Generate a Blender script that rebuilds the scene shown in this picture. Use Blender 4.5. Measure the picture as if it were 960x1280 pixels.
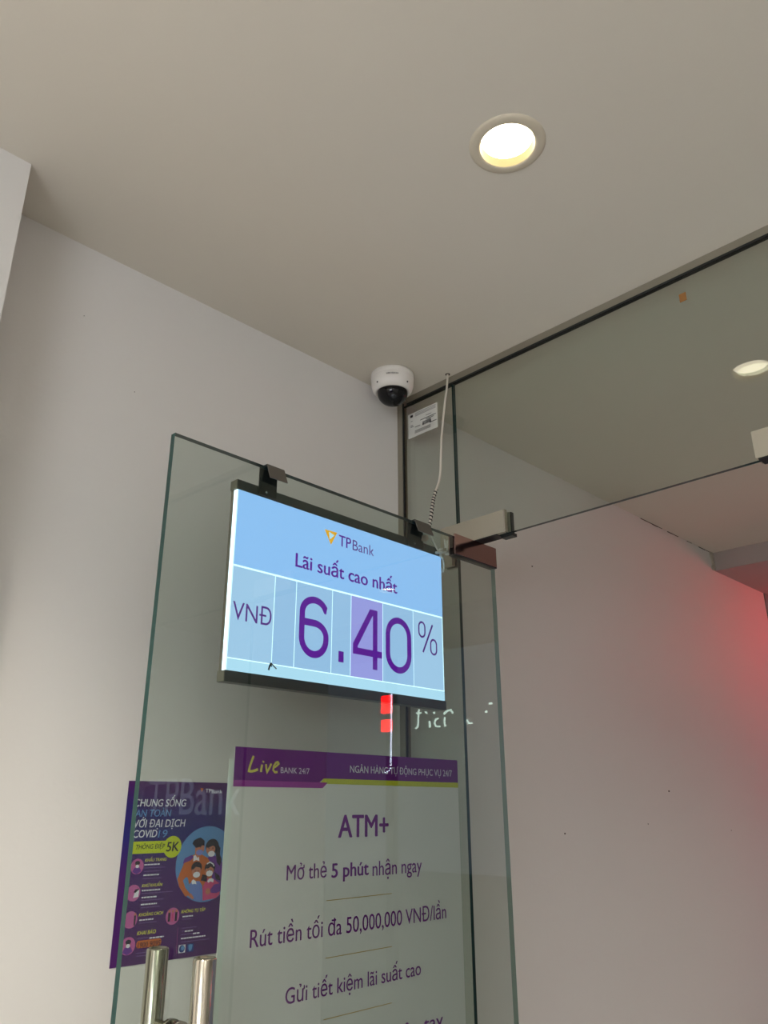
import bpy, bmesh, math, random
from mathutils import Vector, Matrix
from mathutils.geometry import tessellate_polygon
random.seed(7)
for o in list(bpy.data.objects):
    bpy.data.objects.remove(o)
scn = bpy.context.scene
COL = scn.collection

# ------------------------------------------------------------------ camera
FPX, CX, CY = 982.7, 480.0, 640.0                 # focal length in pixels of a 960x1280 frame
CAM = Vector((-1.442, -1.372, 1.55))
AX = Vector((0.70874334, -0.70546467, -0.00157309))
BX = Vector((-0.24698849, -0.25022387, 0.93615421))
FX = Vector((0.66081734, 0.66310453, 0.35158616))
cam_data = bpy.data.cameras.new('camera')
cam_data.sensor_fit = 'VERTICAL'
cam_data.sensor_height = 24.0
cam_data.lens = 24.0 * FPX / 1280.0
cam_data.clip_start = 0.01
camera = bpy.data.objects.new('camera', cam_data)
COL.objects.link(camera)
m = Matrix((AX, BX, -FX)).transposed().to_4x4()
m.translation = CAM
camera.matrix_world = m
scn.camera = camera

# ------------------------------------------------------------------ world, exposure
scn.view_settings.view_transform = 'Standard'
scn.view_settings.look = 'None'
scn.view_settings.gamma = 1.0
scn.view_settings.use_curve_mapping = False
scn.view_settings.exposure = 0.0
world = bpy.data.worlds.new('dusk')
scn.world = world
world.use_nodes = True
bg = world.node_tree.nodes['Background']
bg.inputs['Color'].default_value = (0.50, 0.58, 0.75, 1)
bg.inputs['Strength'].default_value = 0.30

LED_DISC = 10.0        # luminance of a downlight's diffuser
SPOT_W = 34.0           # light of one downlight
ATM_FILL = 14.0        # luminance of the unseen cash machine's header, added as fill
PANEL_FILL = 15.0      # luminance of the unseen ceiling panel, added as fill
RED_LIGHT = 36.0       # red sign by the street
SIGN_BASE = 1.0

# ------------------------------------------------------------------ pixel -> place
def ray(p):
    return FX + AX * ((p[0] - CX) / FPX) - BX * ((p[1] - CY) / FPX)
def on_axis(p, i, val):
    d = ray(p)
    return CAM + d * ((val - CAM[i]) / d[i])
CEIL = 2.635
PH = 0.0282843
PIVOT = Vector((0.0, -0.2464, 0.0))
DT = Vector((math.cos(PH), math.sin(PH), 0))
DN = Vector((-math.sin(PH), math.cos(PH), 0))
def on_door(p, off=0.0):
    """pixel -> (u, z) in the plane of the open door leaf, off metres behind its middle"""
    d = ray(p)
    s = ((PIVOT - CAM).dot(DN) + off) / d.dot(DN)
    v = CAM + d * s
    return ((v - PIVOT).dot(DT), v.z)
def on_wall(p):
    v = on_axis(p, 1, 0.0)
    return (v.x, v.z)
def on_part(p):
    v = on_axis(p, 0, 0.0)
    return (-v.y, v.z)
def zoom(x0, y0, s):
    return lambda x, y: (x0 + x * s, y0 + y * s)

# ------------------------------------------------------------------ materials
MATS = {}
def lin(c):
    return tuple((v / 12.92 if v <= 0.04045 else ((v + 0.055) / 1.055) ** 2.4) for v in c)
def srgb(r, g, b):
    return lin((r / 255, g / 255, b / 255)) + (1.0,)
def mat(name, color, rough=0.5, metal=0.0, bump=0.0, bscale=40.0, var=0.0, vscale=3.0, emit=None, spec=0.5, aniso=None):
    if name in MATS:
        return MATS[name]
    m = bpy.data.materials.new(name)
    m.use_nodes = True
    nt = m.node_tree
    b = nt.nodes['Principled BSDF']
    b.inputs['Base Color'].default_value = color
    b.inputs['Roughness'].default_value = rough
    b.inputs['Metallic'].default_value = metal
    b.inputs['Specular IOR Level'].default_value = spec
    tc = nt.nodes.new('ShaderNodeTexCoord')
    if var > 0:
        n = nt.nodes.new('ShaderNodeTexNoise')
        n.inputs['Scale'].default_value = vscale
        n.inputs['Detail'].default_value = 5
        nt.links.new(tc.outputs['Object'], n.inputs['Vector'])
        mx = nt.nodes.new('ShaderNodeMix')
        mx.data_type = 'RGBA'
        mx.inputs['A'].default_value = tuple(c * (1 - var) for c in color[:3]) + (1,)
        mx.inputs['B'].default_value = tuple(min(1, c * (1 + var)) for c in color[:3]) + (1,)
        nt.links.new(n.outputs['Fac'], mx.inputs['Factor'])
        nt.links.new(mx.outputs['Result'], b.inputs['Base Color'])
    if bump > 0:
        n = nt.nodes.new('ShaderNodeTexNoise')
        n.inputs['Scale'].default_value = bscale
        n.inputs['Detail'].default_value = 4
        nt.links.new(tc.outputs['Object'], n.inputs['Vector'])
        bp = nt.nodes.new('ShaderNodeBump')
        bp.inputs['Strength'].default_value = bump
        bp.inputs['Distance'].default_value = 0.01
        nt.links.new(n.outputs['Fac'], bp.inputs['Height'])
        nt.links.new(bp.outputs['Normal'], b.inputs['Normal'])
    if aniso:   # brushed streaks along one axis in the roughness
        n = nt.nodes.new('ShaderNodeTexNoise')
        mp = nt.nodes.new('ShaderNodeMapping')
        mp.inputs['Scale'].default_value = aniso
        nt.links.new(tc.outputs['Object'], mp.inputs['Vector'])
        nt.links.new(mp.outputs['Vector'], n.inputs['Vector'])
        mr = nt.nodes.new('ShaderNodeMapRange')
        mr.inputs['To Min'].default_value = rough * 0.7
        mr.inputs['To Max'].default_value = rough * 1.4
        nt.links.new(n.outputs['Fac'], mr.inputs['Value'])
        nt.links.new(mr.outputs['Result'], b.inputs['Roughness'])
    if emit:
        b.inputs['Emission Color'].default_value = emit[0]
        b.inputs['Emission Strength'].default_value = emit[1]
    MATS[name] = m
    return m

def glass_mat(name, tint, ior=1.52, gain=1.0):
    """clear sheet glass: straight tinted transmission and a mirror reflection by Fresnel at each face"""
    m = bpy.data.materials.new(name)
    m.use_nodes = True
    nt = m.node_tree
    nt.nodes.clear()
    out = nt.nodes.new('ShaderNodeOutputMaterial')
    geo = nt.nodes.new('ShaderNodeNewGeometry')
    mr = nt.nodes.new('ShaderNodeMapRange')
    mr.inputs['To Min'].default_value = ior
    mr.inputs['To Max'].default_value = 1.0 / ior
    nt.links.new(geo.outputs['Backfacing'], mr.inputs['Value'])
    fr = nt.nodes.new('ShaderNodeFresnel')
    nt.links.new(mr.outputs['Result'], fr.inputs['IOR'])
    tr = nt.nodes.new('ShaderNodeBsdfTransparent')
    tr.inputs['Color'].default_value = tint + (1,)
    gl = nt.nodes.new('ShaderNodeBsdfGlossy')
    gl.inputs['Roughness'].default_value = 0.0
    gl.inputs['Color'].default_value = (1, 1, 1, 1)
    mx = nt.nodes.new('ShaderNodeMixShader')
    mu = nt.nodes.new('ShaderNodeMath')
    mu.operation = 'MULTIPLY'
    mu.use_clamp = True
    mu.inputs[1].default_value = gain
    nt.links.new(fr.outputs['Fac'], mu.inputs[0])
    nt.links.new(mu.outputs[0], mx.inputs['Fac'])
    nt.links.new(tr.outputs['BSDF'], mx.inputs[1])
    nt.links.new(gl.outputs['BSDF'], mx.inputs[2])
    nt.links.new(mx.outputs['Shader'], out.inputs['Surface'])
    MATS[name] = m
    return m

def film_mat(name, color):
    """translucent printed film: part clear, part scattering"""
    m = bpy.data.materials.new(name)
    m.use_nodes = True
    nt = m.node_tree
    nt.nodes.clear()
    out = nt.nodes.new('ShaderNodeOutputMaterial')
    tl = nt.nodes.new('ShaderNodeBsdfTranslucent')
    tl.inputs['Color'].default_value = color
    df = nt.nodes.new('ShaderNodeBsdfDiffuse')
    df.inputs['Color'].default_value = color
    tr = nt.nodes.new('ShaderNodeBsdfTransparent')
    tr.inputs['Color'].default_value = (0.92, 0.92, 0.92, 1)
    a = nt.nodes.new('ShaderNodeMixShader')
    a.inputs['Fac'].default_value = 0.62
    nt.links.new(tl.outputs['BSDF'], a.inputs[1])
    nt.links.new(df.outputs['BSDF'], a.inputs[2])
    b = nt.nodes.new('ShaderNodeMixShader')
    b.inputs['Fac'].default_value = 0.85
    nt.links.new(tr.outputs['BSDF'], b.inputs[1])
    nt.links.new(a.outputs['Shader'], b.inputs[2])
    nt.links.new(b.outputs['Shader'], out.inputs['Surface'])
    MATS[name] = m
    return m

def glow(name, color, strength):
    return mat(name, (0.02, 0.02, 0.02, 1), 0.4, emit=(color, strength))

M_WALL = mat('wall_paint', srgb(219, 216, 212), 0.65, bump=0.05, bscale=60, var=0.02, vscale=2.0)
M_CEIL = mat('ceiling_paint', srgb(214, 207, 194), 0.75, bump=0.05, bscale=30, var=0.025, vscale=1.5)
M_FLOOR = mat('floor_tile', srgb(186, 186, 186), 0.25, var=0.05, vscale=4)
M_STREET = mat('street_ground', srgb(80, 80, 82), 0.9, bump=0.3, var=0.1, vscale=10)
M_GLASS = glass_mat('clear_glass', (0.87, 0.915, 0.885))
M_DOORGLASS = glass_mat('door_glass', (0.84, 0.885, 0.86), gain=1.6)
M_DOORGLASS2 = glass_mat('door_glass_back', (0.84, 0.885, 0.86), gain=0.15)  # back face: reflection cut down here and boosted on the front face
M_EDGE = mat('glass_edge', srgb(38, 62, 60), 0.15)
M_EDGE_L = mat('glass_edge_teal', srgb(46, 76, 72), 0.12)
M_EDGE_P = mat('glass_edge_lit', srgb(128, 140, 132), 0.2)  # hinge-side edge of the same glass, its brighter light put into the colour
M_ALU = mat('aluminium_channel', srgb(150, 144, 130), 0.45, 0.5, aniso=(2, 2, 60))
M_RUBBER = mat('gasket', srgb(22, 26, 26), 0.5)
M_STEEL = mat('brushed_steel', srgb(184, 177, 160), 0.5, 0.45, bump=0.02, bscale=200)
M_CHROME = mat('polished_steel', srgb(205, 200, 190), 0.10, 1.0)
M_HINGE = mat('hinge_steel_reflect', srgb(168, 134, 131), 0.14, 1.0)  # polished steel, mauve-brown reflection of its surroundings put into the colour
M_DARKMETAL = mat('dark_metal', srgb(58, 62, 62), 0.38, 0.8)
M_WHITEPL = mat('white_plastic', srgb(228, 224, 218), 0.35)
M_BLACKPL = mat('black_plastic', srgb(16, 16, 18), 0.4)
M_CABLE = mat('cable_sheath', srgb(214, 208, 196), 0.5)
M_PURPLE = mat('print_purple', srgb(112, 20, 128), 0.5)
M_GOLD = mat('print_gold', srgb(196, 160, 84), 0.5)
M_YELLOW = mat('print_yellow', srgb(205, 200, 30), 0.5)
M_WHITE = mat('print_white', srgb(235, 235, 238), 0.5)

# ------------------------------------------------------------------ mesh helpers
def obj(name, verts, faces, material, parent=None, idx=None, smooth=False):
    me = bpy.data.meshes.new(name)
    me.from_pydata([tuple(v) for v in verts], [], faces)
    for k in (material if isinstance(material, (list, tuple)) else [material]):
        me.materials.append(k)
    if idx:
        for i, p in enumerate(me.polygons):
            p.material_index = idx[i]
    if smooth:
        for p in me.polygons:
            p.use_smooth = True
    me.update()
    o = bpy.data.objects.new(name, me)
    COL.objects.link(o)
    if parent:
        o.parent = parent
    return o
def box_geo(a, b):
    (x0, y0, z0), (x1, y1, z1) = a, b
    v = [(x0, y0, z0), (x1, y0, z0), (x1, y1, z0), (x0, y1, z0), (x0, y0, z1), (x1, y0, z1), (x1, y1, z1), (x0, y1, z1)]
    f = [(0, 3, 2, 1), (4, 5, 6, 7), (0, 1, 5, 4), (1, 2, 6, 5), (2, 3, 7, 6), (3, 0, 4, 7)]   # bottom top -y +x +y -x
    return v, f
def box(name, a, b, material, parent=None, idx=None, bevel=0.0):
    v, f = box_geo(a, b)
    o = obj(name, v, f, material, parent, idx)
    if bevel > 0:
        bm = bmesh.new()
        bm.from_mesh(o.data)
        bmesh.ops.bevel(bm, geom=bm.edges[:], offset=bevel, segments=2, affect='EDGES', profile=0.6)
        bm.to_mesh(o.data)
        bm.free()
    return o
def boxes(name, lst, material, parent=None):
    V, F = [], []
    for a, b in lst:
        v, f = box_geo(a, b)
        n = len(V)
        V += v
        F += [tuple(i + n for i in q) for q in f]
    return obj(name, V, F, material, parent)
def prism(name, poly, y0, y1, material, parent=None):
    """outline in local (x, z), extruded along local y"""
    n = len(poly)
    V = [(x, y0, z) for x, z in poly] + [(x, y1, z) for x, z in poly]
    F = [tuple(range(n)), tuple(range(2 * n - 1, n - 1, -1))]
    F += [(i, i + n, (i + 1) % n + n, (i + 1) % n) for i in range(n)]
    o = obj(name, V, F, material, parent)
    bm = bmesh.new()
    bm.from_mesh(o.data)
    bmesh.ops.recalc_face_normals(bm, faces=bm.faces[:])
    bm.to_mesh(o.data)
    bm.free()
    return o
def lathe(name, prof, material, parent=None, n=48, smooth=True, close=False):
    """profile of (radius, z) turned about local z"""
    V, F = [], []
    for r, z in prof:
        for k in range(n):
            t = 2 * math.pi * k / n
            V.append((r * math.cos(t), r * math.sin(t), z))
    for i in range(len(prof) - 1):
        for k in range(n):
            a, b = i * n + k, i * n + (k + 1) % n
            F.append((a, b, b + n, a + n))
    if close:
        F.append(tuple(range(n - 1, -1, -1)))
        F.append(tuple(range((len(prof) - 1) * n, len(prof) * n)))
    o = obj(name, V, F, material, parent, smooth=smooth)
    bm = bmesh.new()
    bm.from_mesh(o.data)
    bmesh.ops.recalc_face_normals(bm, faces=bm.faces[:])
    bm.to_mesh(o.data)
    bm.free()
    return o
def tube(name, pts, r, material, parent=None, n=12, caps=True):
    pts = [Vector(p) for p in pts]
    V, F = [], []
    prev = None
    for i, p in enumerate(pts):
        d = (pts[min(i + 1, len(pts) - 1)] - pts[max(i - 1, 0)]).normalized()
        ref = prev if prev else (Vector((1, 0, 0)) if abs(d.x) < 0.8 else Vector((0, 1, 0)))
        s = (ref - d * ref.dot(d)).normalized()
        prev = s
        t = d.cross(s)
        for k in range(n):
            a = 2 * math.pi * k / n
            V.append(p + s * (r * math.cos(a)) + t * (r * math.sin(a)))
    for i in range(len(pts) - 1):
        for k in range(n):
            a, b = i * n + k, i * n + (k + 1) % n
            F.append((a, b, b + n, a + n))
    if caps:
        F.append(tuple(range(n - 1, -1, -1)))
        F.append(tuple(range((len(pts) - 1) * n, len(pts) * n)))
    o = obj(name, V, F, material, parent)
    for p in o.data.polygons:
        p.use_smooth = len(p.vertices) == 4
    return o
def thing(name, label, cat, loc=(0, 0, 0), rotz=0.0, group=None):
    o = bpy.data.objects.new(name, None)
    o.empty_display_size = 0.05
    COL.objects.link(o)
    o.location = loc
    o.rotation_euler = (0, 0, rotz)
    o['label'] = label
    o['category'] = cat
    if group:
        o['group'] = group
    return o
def tag(o, label, cat, group=None):
    o['label'] = label
    o['category'] = cat
    if group:
        o['group'] = group
    return o
def struct(o, label=None):
    o['kind'] = 'structure'
    if label:
        o['label'] = label
    return o
def dup(root, loc, rotz, label, group=None):
    r = root.copy()
    COL.objects.link(r)
    r.location = loc
    r.rotation_euler = (0, 0, rotz)
    r['label'] = label
    if group:
        r['group'] = group
    for ch in list(root.children):
        c = ch.copy()
        COL.objects.link(c)
        c.parent = r
        for g in list(ch.children):
            d = g.copy()
            COL.objects.link(d)
            d.parent = c
    return r

# flat print: shapes in local (u, w), facing local -y
class Art:
    def __init__(self, y=0.0):
        self.V, self.F, self.I, self.M, self.y, self.k = [], [], [], [], y, 0
    def mi(self, m):
        if m not in self.M:
            self.M.append(m)
        return self.M.index(m)
    def layer(self):
        self.k += 1
        return self.y - self.k * 0.00006
    def poly(self, pts, m):
        y = self.layer()
        n = len(self.V)
        a = sum(pts[i][0] * pts[(i + 1) % len(pts)][1] - pts[(i + 1) % len(pts)][0] * pts[i][1] for i in range(len(pts)))
        if a < 0:
            pts = pts[::-1]
        self.V += [(u, y, w) for u, w in pts]
        self.F.append(tuple(range(n, n + len(pts))))
        self.I.append(self.mi(m))
    def rect(self, u0, w0, u1, w1, m):
        self.poly([(u0, w0), (u1, w0), (u1, w1), (u0, w1)], m)
    def disc(self, u, w, ru, rw, m, clip=None, a0=0, a1=360, n=40):
        pts = [(u + ru * math.cos(math.radians(a0 + (a1 - a0) * k / n)), w + rw * math.sin(math.radians(a0 + (a1 - a0) * k / n))) for k in range(n if a1 - a0 >= 360 else n + 1)]
        if clip is not None:
            pts = [(min(p[0], clip), p[1]) for p in pts]
        self.poly(pts, m)
    def stroke(self, pts, wd, m, closed=False):
        y = self.layer()
        n0 = len(self.V)
        n = len(pts)
        mi = self.mi(m)
        for i in range(n):
            p = Vector(pts[i])
            a = Vector(pts[i - 1]) if (i > 0 or closed) else p
            b = Vector(pts[(i + 1) % n]) if (i < n - 1 or closed) else p
            d1 = (p - a).normalized() if (p - a).length > 0 else None
            d2 = (b - p).normalized() if (b - p).length > 0 else None
            d1 = d1 or d2
            d2 = d2 or d1
            n1, n2 = Vector((-d1.y, d1.x)), Vector((-d2.y, d2.x))
            nn = (n1 + n2).normalized()
            s = min(2.0, 1.0 / max(0.3, nn.dot(n1)))
            for sg in (1, -1):
                q = p + nn * (sg * wd / 2 * s)
                self.V.append((q.x, y, q.y))
        for i in range(n if closed else n - 1):
            a, b = n0 + 2 * i, n0 + 2 * ((i + 1) % n)
            self.F.append((a + 1, b + 1, b, a))
            self.I.append(mi)
    def glyphs(self, body, weight, shear):
        cu = bpy.data.curves.new('t', 'FONT')
        cu.body = body
        cu.size = 1.0
        cu.offset = min(0.0, weight)
        cu.shear = shear
        cu.dimensions = '2D'
        cu.fill_mode = 'NONE'
        cu.resolution_u = 4
        ob = bpy.data.objects.new('t', cu)
        COL.objects.link(ob)
        dg = bpy.context.evaluated_depsgraph_get()
        dg.update()
        me = bpy.data.meshes.new_from_object(ob.evaluated_get(dg))
        co = [(v.co.x, v.co.y) for v in me.vertices]
        nxt = {}
        for e in me.edges:
            nxt.setdefault(e.vertices[0], []).append(e.vertices[1])
            nxt.setdefault(e.vertices[1], []).append(e.vertices[0])
        bpy.data.objects.remove(ob)
        bpy.data.curves.remove(cu)
        bpy.data.meshes.remove(me)
        # outlines, in the order their points were made (that keeps outer and inner loops apart)
        loops, seen = [], set()
        for i in range(len(co)):
            if i in seen or i not in nxt:
                continue
            lp, p, c = [i], None, i
            seen.add(i)
            while True:
                n = [q for q in sorted(nxt[c]) if q not in seen]
                if not n:
                    break
                c = n[0]
                seen.add(c)
                lp.append(c)
            if len(lp) > 2:
                loops.append([co[q] for q in lp])
        area = lambda l: 0.5 * sum(l[k][0] * l[(k + 1) % len(l)][1] - l[(k + 1) % len(l)][0] * l[k][1] for k in range(len(l)))
        def inside(p, l):
            r = False
            for k in range(len(l)):
                (xa, ya), (xb, yb) = l[k], l[k - 1]
                if (ya > p[1]) != (yb > p[1]) and p[0] < (xb - xa) * (p[1] - ya) / (yb - ya) + xa:
                    r = not r
            return r
        if not loops:
            return [], []
        def is_hole(l):
            return any(area(o) * area(l) < 0 and abs(area(o)) > abs(area(l)) and all(inside(p, o) for p in l) for o in loops)
        inner = [l for l in loops if is_hole(l)]
        outer = [l for l in loops if l not in inner]
        vs, fs_ = [], []
        for l in outer:
            hs = [h for h in inner if inside(h[0], l) and area(h) * area(l) < 0 and abs(area(h)) < abs(area(l))]
            n = len(vs)
            vs += l
            for h in hs:
                vs += h
            for t in tessellate_polygon([[Vector((p[0], p[1], 0)) for p in q] for q in [l] + hs]):
                q = [vs[n + k] for k in t]
                ar = (q[1][0] - q[0][0]) * (q[2][1] - q[0][1]) - (q[2][0] - q[0][0]) * (q[1][1] - q[0][1])
                fs_.append(tuple(n + k for k in (t if ar > 0 else t[::-1])))
        return vs, fs_
    def text(self, body, u0, u1, w, cap, m, weight=0.0, shear=0.0):
        """baseline from u0 to u1 at height w, capital letters cap tall; weight > 0 is bolder, < 0 lighter"""
        vs, fs_ = self.glyphs(body, weight, shear)
        x0, x1 = min(p[0] for p in vs), max(p[0] for p in vs)
        b = max(0.0, weight)
        sx = (u1 - u0) / (x1 - x0 + 2 * b)
        hv = self.glyphs('H', 0.0, 0.0)[0]
        sy = cap / max(p[1] for p in hv)
        mi = self.mi(m)
        for dx, dy in ([(0, 0)] if b == 0 else [(-b, 0), (b, 0), (0, b * 0.5), (0, -b * 0.5)]):
            y = self.layer()
            n = len(self.V)
            self.V += [(u0 + (p[0] - x0 + b + dx) * sx, y, w + (p[1] + dy) * sy) for p in vs]
            for f in fs_:
                self.F.append(tuple(i + n for i in f))
                self.I.append(mi)
    def text_px(self, body, f, pl, pr, ptop, m, weight=0.0, shear=0.0):
        """f: pixel -> (u, w); baseline pixels left and right, pixel at capital height over the left end"""
        a, b, t = f(pl), f(pr), f(ptop)
        self.text(body, a[0], b[0], (a[1] + b[1]) / 2, t[1] - a[1], m, weight, shear)
    def bar_px(self, f, p, q, h, m):
        a, b = f(p), f(q)
        w = (a[1] + b[1]) / 2
        self.rect(a[0], w - h / 2, b[0], w + h / 2, m)
    def build(self, name, parent):
        return obj(name, self.V, self.F, self.M, parent, self.I)
def lettering(name, parent, y, *args, **kw):
    a = Art(y)
    a.text_px(*args, **kw)
    return a.build(name, parent)
def arc(cu, cw, ru, rw, a0, a1, n=14):
    return [(cu + ru * math.cos(math.radians(a0 + (a1 - a0) * k / n)), cw + rw * math.sin(math.radians(a0 + (a1 - a0) * k / n))) for k in range(n + 1)]

# ================================================================== the setting
XE = 2.605      # street end of the long wall
struct(box('floor', (-3.2, -3.6, -0.1), (2.75, 0.0, 0.0), M_FLOOR), 'pale tiled floor')
struct(box('ceiling', (-3.2, -3.6, CEIL), (2.75, 0.0, CEIL + 0.12), M_CEIL), 'off-white painted ceiling')
wall = struct(box('wall_back', (-3.2, 0.0, 0.0), (XE, 0.15, CEIL + 0.12), M_WALL), 'white painted wall running past the glass front')
struct(box('wall_pillar', (-3.2, -0.142, 0.0), (-1.111, 0.0, CEIL), M_WALL), 'white painted wall pier standing proud of the long wall')
struct(box('wall_left', (-3.35, -3.6, 0.0), (-3.2, 0.15, CEIL + 0.12), M_WALL), 'white painted end wall')
struct(box('wall_front', (-3.2, -3.75, 0.0), (2.75, -3.6, CEIL + 0.12), M_WALL), 'white painted wall facing the door')
struct(box('wall_beam', (2.043, -3.6, 2.55), (2.75, 0.0, CEIL), mat('beam_shaded_paint', srgb(172, 158, 156), 0.7, bump=0.05, bscale=40, var=0.05)), 'low painted beam across the porch ceiling')  # darker than the ceiling paint: shade on the beam put into its colour
struct(box('ground', (2.75, -14, -0.14), (16, 10, -0.02), M_STREET), 'grey street ground')
struct(box('trim_3', (XE, -0.006, 0.0), (XE + 0.11, 0.16, 2.55), mat('shutter_rail', srgb(128, 134, 128), 0.45, 0.4)), 'grey metal rail at the street end of the wall')

# worn joint between the porch ceiling and the wall, and stains
zc = zoom(700, 430, 0.2708)
M_CRACK = mat('crack_dirt', srgb(72, 62, 54), 0.9)
crack_px = [(372, 810), (400, 822), (425, 836), (450, 848), (470, 856), (495, 868), (520, 880), (545, 892), (585, 912), (608, 926), (640, 942), (668, 955), (690, 964)]
for i in range(len(crack_px) - 1):
    if i in (4, 7, 9):
        continue
    a = on_axis(zc(*crack_px[i]), 1, 0.0)
    b = on_axis(zc(*crack_px[i + 1]), 1, 0.0)
    h = random.uniform(0.0015, 0.005)
    z0 = CEIL - 0.0005
    box('crack', (a.x, -0.0015, z0 - h), (b.x, 0.0, z0), M_CRACK, wall)
for p, r in (((836, 989), 0.004), ((706, 1042), 0.003), ((665, 708), 0.003), ((810, 1030), 0.002), ((168, 490), 0.0009), ((105, 395), 0.0008), ((914, 1038), 0.002)):
    v = on_axis(p, 1, 0.0)
    prism('nail_hole', [(v.x + r * math.cos(t), v.z + 0.8 * r * math.sin(t)) for t in [k * math.pi / 4 for k in range(8)]], -0.0012, 0.0, M_CRACK, wall)
M_PATCH = mat('patched_cement', srgb(190, 182, 168), 0.9, bump=0.8, bscale=120, var=0.3, vscale=60)
pv = [(2.015 + random.uniform(-0.006, 0.006), CEIL - 0.085 * k / 6) for k in range(7)] + [(2.040, CEIL - 0.085 * (6 - k) / 6) for k in range(7)]
prism('cement_patch', pv, -0.006, 0.0, M_PATCH, wall)

# aluminium channels of the glass front
struct(box('trim_1', (-0.0065, -3.6, CEIL - 0.018), (0.010, -0.018, CEIL), M_ALU), 'grey aluminium channel holding the glass at the ceiling')
box('gasket', (-0.006, -3.6, CEIL - 0.0235), (0.006, -0.022, CEIL - 0.018), M_RUBBER, bpy.data.objects['trim_1'])
struct(boxes('trim_2', [((-0.021, -0.018, 0.0), (-0.0155, 0.0, CEIL - 0.0005)), ((-0.0155, -0.005, 0.0), (0.012, 0.0, CEIL - 0.0005))], M_ALU), 'grey aluminium channel holding the glass against the wall')
box('gasket', (-0.0190, -0.0215, 0.0), (-0.0160, -0.018, CEIL - 0.0235), M_RUBBER, bpy.data.objects['trim_2'])

# ================================================================== glass front
GI = [1, 1, 1, 0, 1, 0]      # faces of a pane lying in x = const: the two big ones clear, the rest edge
def pane_x(name, y0, y1, z0, z1, label):
    o = box(name, (-0.005, y0, z0), (0.005, y1, z1), [M_GLASS, M_EDGE], None, GI)
    return tag(o, label, 'glass panel')
YS = -0.187
pane_x('glass_sidelight', YS, -0.005, 0.01, CEIL - 0.0235, 'narrow tall clear glass panel between wall channel and door')
pane_x('glass_transom', -2.2, YS - 0.004, 2.153, CEIL - 0.0235, 'wide clear glass transom panel above the door opening')
pane_x('glass_partition', -2.4, -1.105, 0.01, 2.149, 'fixed clear glass panel beside the door opening carrying raised letters')
pane_x('glass_partition', -3.59, -2.404, 0.01, CEIL - 0.0235, 'fixed clear glass panel at the far end of the glass front')

# raised letters on the fixed panel, read from the street
letters = Art(0.0)
letters.text('TPBank', 0.0, 0.48, 0.0, 0.105, M_WHITE, 0.0)
lo = letters.build('sign_letters', None)
lo.data.transform(Matrix.Translation((0, 0, 0)))
lo.location = (0.0075, -1.60, 1.53)
lo.rotation_euler = (0, 0, math.radians(90))
so = lo.modifiers.new('thick', 'SOLIDIFY')
so.thickness = 0.002
lo.data.materials.clear()
lo.data.materials.append(glow('lit_letters', (0.80, 0.84, 1.0, 1), 1.1))
tag(lo, 'white raised bank letters on the fixed glass panel', 'sign')

# overhead patch fittings on the transom
def patch_fitting(y_hinge, y_free, label, tab):
    """plates run along y on both faces of the glass; the tab grips the sidelight"""
    t = thing('patch_fitting', label, 'patch fitting', (0, y_hinge, 2.152), -math.pi / 2, 'transom patch fittings')
    L = abs(y_free - y_hinge)
    for s, nm in ((-1, 'cover_plate'), (1, 'cover_plate')):
        y0, y1 = (s * 0.0055, s * 0.017)
        if tab:
            poly = [(-0.035, 0.056), (L, 0.056), (L, 0.001), (0.0, 0.001), (0.0, -0.046), (-0.035, -0.046)]
        else:
            poly = [(0, 0.056), (L, 0.056), (L, 0.001), (0, 0.001)]
        prism(nm, poly, min(y0, y1), max(y0, y1), M_STEEL, t)
    box('clamp_block', (0.004, -0.0165, -0.0015), (L - 0.024, 0.0165, 0.001), M_BLACKPL, t)
    box('end_cap', (L, -0.0175, 0.0), (L + 0.003, -0.008, 0.0565), M_CHROME, t)
    box('end_cap', (L + 0.0005, 0.008, 0.001), (L + 0.004, 0.0175, 0.0555), M_DARKMETAL, t)
    box('stop_block', (L - 0.022, -0.002, -0.0070), (L + 0.010, 0.0175, 0.0005), M_DARKMETAL, t)
    if tab:
        box('pivot_block', (0.0, -0.019, -0.028), (0.008, -0.006, 0.028), M_CHROME, t)
    return t
patch_fitting(-0.178, -0.341, 'brushed steel corner patch joining transom and sidelight over the door hinge', True)
patch_fitting(-0.917, -1.090, 'brushed steel patch at the transom end across from the hinge', False)

# ================================================================== the door leaf
door = thing('glass_door', 'frameless clear glass door standing open with a tall steel handle', 'door', PIVOT, PH)
DL, DR, DZ = -0.848, 0.058, 2.143
box('glass_pane', (DL, -0.006, 0.012), (DR, 0.006, DZ), [M_DOORGLASS, M_EDGE_L, M_EDGE, M_EDGE_P, M_DOORGLASS2], door, [2, 2, 0, 3, 4, 1])
for z0, z1, zz in ((2.099, 2.149, 'top'), (0.008, 0.060, 'low')):
    pf = box('hinge_patch', (-0.100, -0.0100, z0), (0.062, -0.0062, z1), M_HINGE, door, bevel=0.001)
    box('back_plate', (-0.100, 0.0062, z0), (0.062, 0.0100, z1), M_HINGE, pf, bevel=0.001)
    box('edge_strip', (-0.100, -0.0095, z0 - 0.002), (0.062, 0.0095, z0), M_DARKMETAL, pf)
    box('edge_strip', (0.058, -0.0095, z0 + 0.001), (0.0625, 0.0095, z1 - 0.001), M_BLACKPL, pf)
HU = -0.752
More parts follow.
